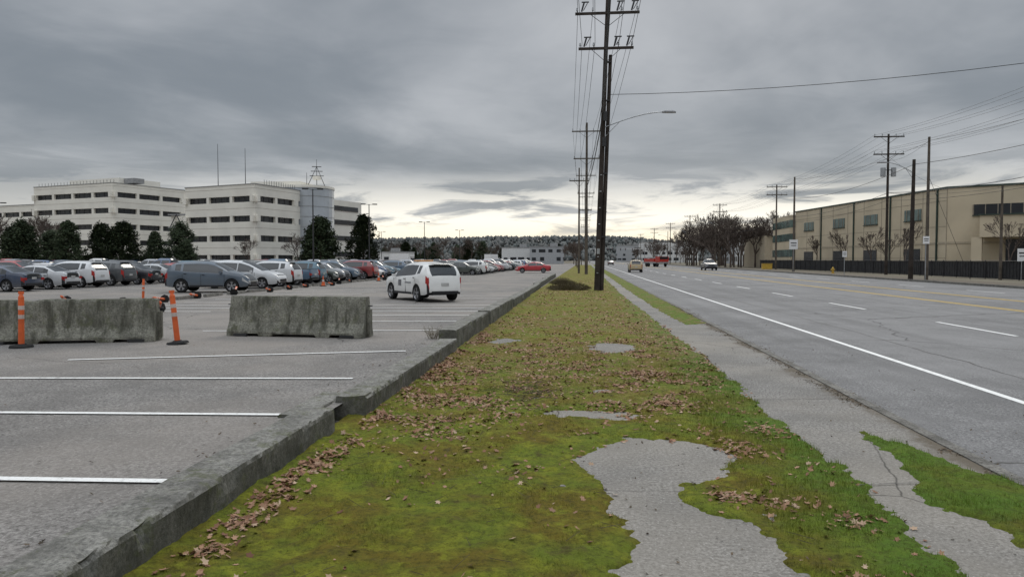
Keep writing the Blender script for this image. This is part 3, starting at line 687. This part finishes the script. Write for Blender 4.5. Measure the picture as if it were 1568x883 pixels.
def lowb(name,x,y,wd,dp,h,mw,rz=0,rows=1,sh=3.2):
    mb=MB(); mb.box((0,0,h/2),(wd,dp,h),0,0); mb.box((0,0,h+.15),(wd+.4,dp+.4,.3),0,2)
    r_=random.Random(int(x*7+y)); nwin=max(3,int(wd/3.2))
    for r in range(rows):
        for i in range(nwin):
            if r_.random()<.25: continue
            mb.box((-wd/2+(i+.5)*wd/nwin,-dp/2-.01,1.9+r*sh),(wd/nwin*r_.choice((.5,.8)),.08,r_.choice((1.2,1.5))),0,1)
    for s in(-1,1):
        for r in range(rows):
            for i in range(4): mb.box((s*(wd/2+.01),-dp/2+(i+.5)*dp/4,1.9+r*sh),(.08,dp/4*.6,1.5),0,1)
    mb.box((wd*.2,0,h+.9),(3,3,1.4),0,2)
    mb.obj(name,[mw,m_glass,m_roof],False,(x,y,0),rz)
m_grey=plain('grey_siding',(.34,.35,.36),.8,.2); m_wsid=plain('white_siding',(.60,.60,.59),.8,.2)
lowb('grey_office_building',-15,300,13,18,6.6,m_grey,0,2); lowb('white_warehouse',-29,318,13,18,6.6,m_wsid,.1,1)
lowb('white_warehouse',-72,262,20,12,4.2,m_wsid,.1,1); lowb('white_warehouse',-120,360,30,20,6,m_grey,.05,1)
lowb('white_warehouse',46,420,30,25,11,m_wsid,0,2); lowb('beige_warehouse',56,225,20,26,9.6,m_wsid,-.1,2); lowb('grey_warehouse',72,300,30,30,10,m_grey,0,1)
lowb('grey_warehouse',34,560,20,20,12,m_grey,0,2)
# ---------------------------------------------------------------- fence on the right
mb=MB()
mb.box((34.5,95,.85),(.05,110,1.45),0,0)
for yy in np.arange(40,150.1,2.5): mb.cyl((34.42,yy,0),(34.42,yy,1.68),.035,None,6,1)
mb.cyl((34.42,40,1.62),(34.42,150,1.62),.025,None,6,1)
for yy in np.arange(40,150,.5): mb.box((34.46,yy,.86),(.03,.06,1.44),0,1)
mb.obj('black_slat_fence',[m_fence,m_dark])
# ---------------------------------------------------------------- evergreens and bare trees
def evergreen(seed,H=9,Rm=3.3,n=230):
    r=random.Random(seed); mb=MB()
    mb.cyl((0,0,0),(0,0,H*.5),.22,.14,8,1); mb.cyl((0,0,H*.5),(.1,0,H*.93),.14,.04,6,1)
    for k in range(n):
        t=r.random()**.9; z=H*(.09+.88*t)
        a=r.random()*6.283
        lob=1+.22*math.sin(a*3+seed+t*5)+.12*math.sin(a*5+t*11)
        rad=Rm*(1-t)**.55*(.8+.3*r.random())*lob*(1 if t>.08 else .8); q=math.sqrt(r.uniform(.15,1))
        cx,cy_=rad*q*math.cos(a),rad*q*math.sin(a)
        if k%4==0: mb.cyl((0,0,max(.8,z-.5)),(cx,cy_,z),.05,.015,4,1,False)
        cs=r.uniform(.5,.95)
        for j in range(34):
            d=Vector((r.gauss(0,1),r.gauss(0,1),r.gauss(0,.7))); d.normalize(); p=Vector((cx,cy_,z))+d*cs*r.random()**.5
            u=Vector((r.gauss(0,1),r.gauss(0,1),r.gauss(0,.6))).normalized(); w_=u.orthogonal().normalized(); s=r.uniform(.14,.30)
            mb.add([p-u*s,p+w_*s*.45,p+u*s,p-w_*s*.45],[(0,1,2,3)],0)
    return mb.mesh('evergreen',[m_conif,m_bark])
EV=[evergreen(1,9,3.5),evergreen(2,8.5,3.9),evergreen(3,9.5,3.2)]
for i,(x_,y_,h_) in enumerate([(-87,107,8.0),(-83.5,109,6.8),(-80,108,7.4),(-76.5,111,7.6),(-73.6,112,8.3),(-72.5,119,6.2),(-70.3,123,8.4),(-46,126,9.8),(-39,128,9.3),(-92,112,7.6),(-68,121,5.4),(-96,116,6.5),(-47.8,128,8.0)]):
    inst('evergreen_tree',EV[i%3],(x_,y_,-.1),i*1.3,h_/9.0)
def bare(seed,H=9,spread=.5,depth=6,r0=.16,rmin=.02):
    r=random.Random(seed); mb=MB()
    def br(p,d,L,rad,k):
        q=p+d*L; mb.cyl(p,q,rad,max(rad*.68,rmin*.7),5 if k<3 else 3,0,False)
        if k>=depth: return
        nb=r.choice((2,3,3)) if k<depth-1 else 3
        for _ in range(nb):
            nd=(d+Vector((r.gauss(0,spread),r.gauss(0,spread),r.gauss(.12,spread*.6)))).normalized()
            if nd.z<-.1: nd.z=.1
            br(q,nd,L*r.uniform(.62,.88),max(rad*.62,rmin),k+1)
        if k>1:
            nd=(d+Vector((r.gauss(0,.8),r.gauss(0,.8),r.gauss(.1,.4)))).normalized(); br(p+d*L*.5,nd,L*.5,max(rad*.4,rmin*.9),max(k+2,depth-1))
    br(Vector((0,0,-.1)),Vector((0,0,1)),H*.22,r0,0)
    return mb.mesh('bare_tree',[m_twig])
BT=[bare(11,9,.5,6,.17,.028),bare(12,9,.42,6,.17,.028),bare(13,10,.5,6,.18,.028)]
ST=[bare(14,6.3,.30,6,.09,.016),bare(15,6.3,.28,6,.09,.016)]
for i,(x_,y_,s) in enumerate([(-101,119,1.35),(-96,124,1.2),(-91,118,1.1),(-106,128,1.4),(-60,128,.7),(-52,131,.75)]): inst('bare_tree',BT[i%3],(x_,y_,0),i*1.7,s)
for i,(x_,y_,s) in enumerate([(36.6,109,1.15),(36.6,99,1.15),(36.2,88,1.15),(36.6,68,1.1),(36.8,122,1.05),(36.4,93,.95)]): inst('bare_tree',ST[i%2],(x_,y_,0),i*1.7,s)
rr=random.Random(5)
for i in range(34): inst('bare_tree',BT[i%3],(rr.uniform(27.8,40),rr.uniform(150,215),0),rr.random()*6,rr.uniform(1.0,1.55))
for i in range(24): inst('bare_tree',BT[i%3],(rr.uniform(26,60),rr.uniform(240,520),0),rr.random()*6,rr.uniform(.8,1.4))
for i in range(85): inst('bare_tree',BT[i%3],(rr.uniform(-330,-8),rr.uniform(345,520),0),rr.random()*6,rr.uniform(.8,1.6))
for i in range(34): inst('evergreen_tree',EV[i%3],(rr.uniform(-300,-6),rr.uniform(350,560),0),rr.random()*6,rr.uniform(.7,1.5))
for x_,y_,s in ((-1.5,150,.7),(-2.2,190,.9),(-1,230,1.0),(-3,260,1.1),(-2,300,1.3),(-4,280,1.2)): inst('bare_tree',BT[0],(x_,y_,0),x_,s)
mb=MB(); r=random.Random(9)
for k in range(1500):
    a=r.random()*6.283; q=math.sqrt(r.random()); x_=1.4*q*math.cos(a); y_=1.0*q*math.sin(a); h_=.65*(1-q*q*.7)*r.uniform(.4,1)
    mb.cyl((x_*.7,y_*.7,0),(x_+r.gauss(0,.1),y_+r.gauss(0,.1),h_),.006,.003,3,0,False)
    mb.add([(x_,y_,h_),(x_+.05,y_,h_+.02),(x_+.04,y_+.04,h_-.03)],[(0,1,2)],0)
sm_=mb.mesh('shrub',[m_shrub]); inst('dry_shrub',sm_,(-.9,42,.02),0,(.9,1,.8)); inst('dry_shrub',sm_,(-1.6,52,.02),1,.8)
mb=MB()
for k in range(60):
    a=r.random()*6.283; l=r.uniform(.15,.45); x_=.12*math.cos(a)*r.random(); y_=.12*math.sin(a)*r.random()
    p=Vector((x_,y_,0)); dd=Vector((math.cos(a)*.5,math.sin(a)*.5,1)).normalized(); q=p+dd*l; mb.cyl(p,q,.003,.002,3,0,False)
    for _ in range(2): mb.cyl(p+dd*l*.6,p+dd*l*.6+Vector((r.gauss(0,.08),r.gauss(0,.08),r.random()*.12)),.002,.001,3,0,False)
ws_=mb.mesh('weed',[m_shrub])
for x_,y_,z_,s_ in ((-2.95,14.2,.2,.75),(3.45,12.8,-.04,.25)): inst('dry_weed',ws_,(x_,y_,z_),x_*3,s_)
mb=MB()
for k in range(520):
    a=r.random()*3.14; cx_,cy2=(-.75+r.gauss(0,.25),9.6+r.gauss(0,.45)) if k<260 else (r.uniform(-2,1.8),r.uniform(3.5,14)); l=r.uniform(.02,.10)
    z=float(gh(np.array([cx_]),np.array([cy2]))[0])+.012
    mb.cyl((cx_-l*math.cos(a),cy2-l*math.sin(a),z),(cx_+l*math.cos(a),cy2+l*math.sin(a),z+r.uniform(0,.03)),.002,.0015,3,0,False)
mb.obj('fallen_twigs',[m_bark])
# ---------------------------------------------------------------- hills
def hz_(x,y):
    ridge=(34+8*(fbm(x,y*0,.004,3,71)-.5)*2)*(1-.32*sstep(20,260,x))
    return ridge*sstep(850,1350,y)-1+4*(fbm(x,y,.01,3,81)-.5)
grid_obj('hills',np.linspace(-1600,1300,90),np.linspace(800,1700,24),hz_,m_hillg)
n=11000; hx_=rng.uniform(-1300,900,n); hy_=rng.uniform(860,1420,n); hh=rng.uniform(4,10,n); hzz=hz_(hx_,hy_); V=[];F=[]
for i in range(n):
    o=len(V); rad=hh[i]*rng.uniform(.35,.7); ph=rng.random()*3
    for k in range(5): V.append((hx_[i]+rad*math.cos(ph+k*1.257)*rng.uniform(.6,1.1),hy_[i]+rad*math.sin(ph+k*1.257),hzz[i]+hh[i]*rng.uniform(.3,.6)))
    V.append((hx_[i]+rng.uniform(-1,1),hy_[i],hzz[i]+hh[i])); V.append((hx_[i],hy_[i],hzz[i]-2))
    for k in range(5): F.append((o+k,o+(k+1)%5,o+5)); F.append((o+(k+1)%5,o+k,o+6))
me=bpy.data.meshes.new('hillside_trees'); me.from_pydata(V,[],F); me.materials.append(m_hill); me.polygons.foreach_set('use_smooth',[True]*len(F)); inst('hillside_trees',me)
# ---------------------------------------------------------------- utility poles & wires
WIRES=[]
def wire(a,b,sag=.8,r=.012):
    pts=[]
    for i in range(15):
        t=i/14; pts.append((a[0]+(b[0]-a[0])*t,a[1]+(b[1]-a[1])*t,a[2]+(b[2]-a[2])*t-sag*4*t*(1-t)))
    WIRES.append((pts,r))
def upole(x,y,h,arms=(),lean=(0,0),r=.17,mat=None,lamp=None,double=False,tr=False,name='utility_pole'):
    mb=MB(); top=Vector((lean[0],lean[1],h)); at=lambda z:Vector((lean[0]*z/h,lean[1]*z/h,z))
    mb.cyl((0,0,-.2),top,r,r*.62,12,0)
    if double:
        mb.cyl((.25,.12,-.2),(.27+lean[0]*.72,.12,13.0),r*.78,r*.6,12,0)
        for z in (3,6.5,10.5,12.6): mb.box((at(z)+Vector((.12,.05,0))),(.42,.2,.07),0,1)
        for z in np.arange(1.0,7,.9): mb.box(at(z)+Vector((-.0,-r-.01,0)),(.10,.03,.05),0,2)
        mb.box(at(2.2)+Vector((0,-r-.02,0)),(.16,.03,.3),0,2)
        for z in (9.6,8.2): mb.box(at(z)+Vector((.1,-r-.08,0)),(.22,.16,.5),0,1)
    for z,hw in arms:
        c=at(z); mb.box(c+Vector((0,-.16,0)),(2*hw,.11,.13),0,0)
        for s in(-1,1): mb.cyl(c+Vector((s*hw*.55,-.17,-.02)),c+Vector((0,-.17,-.75)),.02,None,4,1)
        for q in(-.94,-.45,.45,.94):
            p=c+Vector((q*hw,-.16,.06)); mb.cyl(p,p+Vector((0,0,.12)),.02,None,5,1); mb.cyl(p+Vector((0,0,.10)),p+Vector((0,0,.26)),.06,.04,8,2)
        if double:
            for q in(-.8,.3,.75):
                p=c+Vector((q*hw,-.22,.1)); mb.cyl(p,p+Vector((.14,0,.5)),.05,.05,6,1); mb.cyl(p+Vector((.32,0,.45)),p+Vector((.1,0,.05)),.025,None,4,1); mb.box(p+Vector((.2,0,.5)),(.4,.05,.06),0,1)
    if tr:
        for s in(-1,1): mb.cyl((s*.55,-.1,h*.70),(s*.55,-.1,h*.70+.95),.27,.27,12,2); mb.box((s*.3,-.1,h*.70+.7),(.5,.08,.08),0,1)
    if lamp:
        z,rx,ry=lamp; c=at(z); pts=[c+Vector((rx*t,ry*t,.9*math.sin(t*1.45))) for t in np.linspace(0,1,8)]
        for a,b in zip(pts[:-1],pts[1:]): mb.cyl(a,b,.03,None,7,2)
        mb.cyl(c+Vector((0,0,-.6)),pts[2],.018,None,5,2)
        e=pts[-1]; an=math.atan2(ry,rx); dx=Vector((math.cos(an),math.sin(an),0))
        mb.loft([[e+dx*s_+Vector((-dx.y*w1,dx.x*w1,-h1)) for w1,h1 in ((-ww,0),(-ww*.7,-hh1),(ww*.7,-hh1),(ww,0),(ww*.6,.06),(-ww*.6,.06))] for s_,ww,hh1 in ((-.05,.05,.03),(.1,.13,.07),(.5,.15,.08),(.72,.08,.03))],3)
    return mb.obj(name,[mat or m_wood,m_dark,m_met,m_por],False,(x,y,0))
YS=[-4,41.5,86,131,176,221,266,320,380,450]
for i,yy in enumerate(YS):
    if i==1: upole(.68,yy,18.0,((15.2,1.75),(13.3,1.5)),(.60,0),.165,None,(9.0,3.3,.4),True)
    else: upole(.2+.3*(i==0),yy,17.4,((16.4,1.7),(13.3,1.5)),(0.0,0),.19,m_wood2 if i>1 else None,(9.2,3.0,0) if i in(3,5) else None)
    if yy==86: upole(-.7,92,13.0,((11.4,1.2),),(0,0),.14,m_wood2)
def px(i): return 1.18 if i==1 else (.2+.3*(i==0))
def az_(i): return (15.2,13.3) if i==1 else (16.4,13.3)
for i in range(len(YS)-1):
    for lev in (0,1):
        for q in (-.94,-.45,.45,.94):
            hw=1.7 if lev==0 else 1.45
            wire((px(i)+q*hw,YS[i]-.16,az_(i)[lev]+.3),(px(i+1)+q*hw,YS[i+1]-.16,az_(i+1)[lev]+.3),.7,.012)
    for z,r_ in ((10.6,.02),(9.8,.03)): wire((px(i)-.2,YS[i],z),(px(i+1)-.2,YS[i+1],z),.9,r_)
upole(27.6,63,11.6,(),(0,0),.15,m_wood2); upole(27.0,64.5,10,(),(.1,0),.2,None,(8.9,-2.2,0))
upole(33,85,15.4,((15.1,1.6),(13.2,1.6)),(0,0),.17,None,None,False,True); upole(28.3,104,12.9,(),(0,0),.17,m_wood2)
upole(32.2,129,14.3,((13.9,1.7),(12.6,1.7)),(0,0),.17,m_wood2); upole(33.9,64.2,7.8,(),(0,0),.13,m_wood2)
RX=[(34.5,40,15.4),(33,85,15.4),(32.2,129,14.3),(31,175,14.6),(30.5,220,14.6),(30,265,14.6),(29.5,320,15),(29,390,15)]
upole(34.5,40,15.4,((15.1,1.6),(13.2,1.6)),(0,0),.17,m_wood2)
for x_,y_,h_ in RX[3:]: upole(x_,y_,h_,((h_-.4,1.6),(h_-1.9,1.6)),(0,0),.18,m_wood2)
for a,b in zip(RX[:-1],RX[1:]):
    for dz in(.1,1.8):
        for q in(-1.5,-.7,.7,1.5): wire((a[0]+q,a[1],a[2]-dz),(b[0]+q,b[1],b[2]-dz),.8,.011)
    wire((a[0],a[1],9),(b[0],b[1],9),.9,.025); wire((a[0],a[1],8.2),(b[0],b[1],8.2),.9,.018)
wire((1.2,41.4,10.8),(31,35,12.0),.7,.016); upole(31,35,12.4,(),(0,0),.16,m_wood2)
wire((27.6,63,11.3),(31,35,11.8),.5,.014); wire((27.6,63,11.2),(28.3,104,12.6),.7,.014); wire((28.3,104,12.6),(32.2,129,13),.4,.014); wire((27.1,64.5,9.6),(28.3,104,10),.7,.02); wire((27.1,64.5,9.6),(31,35,10),.5,.02)
wire((33,85,13),(42,91,9.8),.4,.012); wire((27.6,63,11.3),(33,85,12.5),.4,.012); wire((33.9,64.2,7.6),(33,85,9),.3,.015); wire((33.9,64.2,7.6),(31,35,9),.3,.015)
wire((27.6,63,8.5),(31,63,.1),0,.015)
for yy in (160,205,250,300): upole(27.5,yy,11,(),(0,0),.15,m_wood2,(9,-2.5,0),name='street_lamp_pole')
cd=bpy.data.curves.new('overhead_power_lines','CURVE'); cd.dimensions='3D'; cd.bevel_depth=1.0; cd.bevel_resolution=0; cd.materials.append(m_wire)
for pts,r_ in WIRES:
    s=cd.splines.new('POLY'); s.points.add(len(pts)-1)
    for i,p in enumerate(pts): s.points[i].co=(*p,1); s.points[i].radius=r_
co_=bpy.data.objects.new('overhead_power_lines',cd); COL.objects.link(co_)
def lotlamp():
    mb=MB(); mb.cyl((0,0,0),(0,0,.8),.3,.3,12,1); mb.cyl((0,0,.8),(0,0,10),.10,.06,8,0)
    for s in(-1,1): mb.cyl((0,0,9.9),(s*.6,0,10.0),.03,None,6,0); mb.box((s*.85,0,10.0),(.7,.35,.14),0,0)
    return mb.mesh('lot_lamp',[m_dark,m_kerb])
ll=lotlamp()
for x_,y_ in ((-31.6,84),(-32,108),(-35,160),(-35,206),(-62,160),(-60,215),(-85,100)): inst('parking_lot_lamp',ll,(x_,y_,-.05),.3)
def sign(name,x,y,h,w_,hh,mt,rz=0):
    mb=MB(); mb.cyl((0,0,0),(0,0,h),.035,None,6,1); mb.box((0,-.05,h-hh/2),(w_,.02,hh),0,0); mb.box((0,-.064,h-hh*.35),(w_*.7,.006,hh*.10),0,2); mb.box((0,-.064,h-hh*.6),(w_*.6,.006,hh*.08),0,2); mb.obj(name,[mt,m_met,m_dark],False,(x,y,0),rz)
sign('street_sign',28.0,103,4.4,1.1,1.3,m_wh); sign('street_sign',27.3,62.5,3.6,.5,.6,m_wh); sign('street_sign',34.3,62,2.6,.7,1.0,m_wh); sign('street_sign',26.9,80,2.6,.45,.6,m_wh); sign('street_sign',1.5,88,3.0,.6,.75,m_wh)
hy=MB(); hy.cyl((0,0,0),(0,0,.08),.2,.2,10); hy.cyl((0,0,.08),(0,0,.6),.13,.12,10); hy.cyl((0,0,.6),(0,0,.78),.14,.04,10); hy.cyl((-.24,0,.45),(.24,0,.45),.06,None,8); hy.cyl((0,-.2,.42),(0,0,.42),.08,None,8)
m_yp=plain('yellow_cast_iron',(.5,.32,.05),.5,.4); hm=hy.mesh('hydrant',[m_yp]); inst('yellow_fire_hydrant',hm,(29.3,91,.08))
cb=MB(); cb.box((0,0,.5),(1.6,.8,.9)); cb.box((0,0,.98),(1.7,.9,.06)); cb.obj('yellow_utility_box',[m_yp],False,(30.5,128,.06))
def signal(x,y,ax):
    mb=MB(); mb.cyl((0,0,0),(0,0,7),.14,.1,8,0); mb.cyl((0,0,6.3),(ax,0,6.8),.08,.05,8,0)
    for t in(.5,.8,1.0):
        mb.box((ax*t,-.1,6.3),(.34,.25,1.0),0,1)
        mb.cyl((ax*t,-.24,6.62),(ax*t,-.23,6.62),.11,None,8,2)
    mb.obj('traffic_signal',[m_met,m_dark,m_tail],False,(x,y,0))
signal(2.2,330,10); signal(27.5,345,-11)
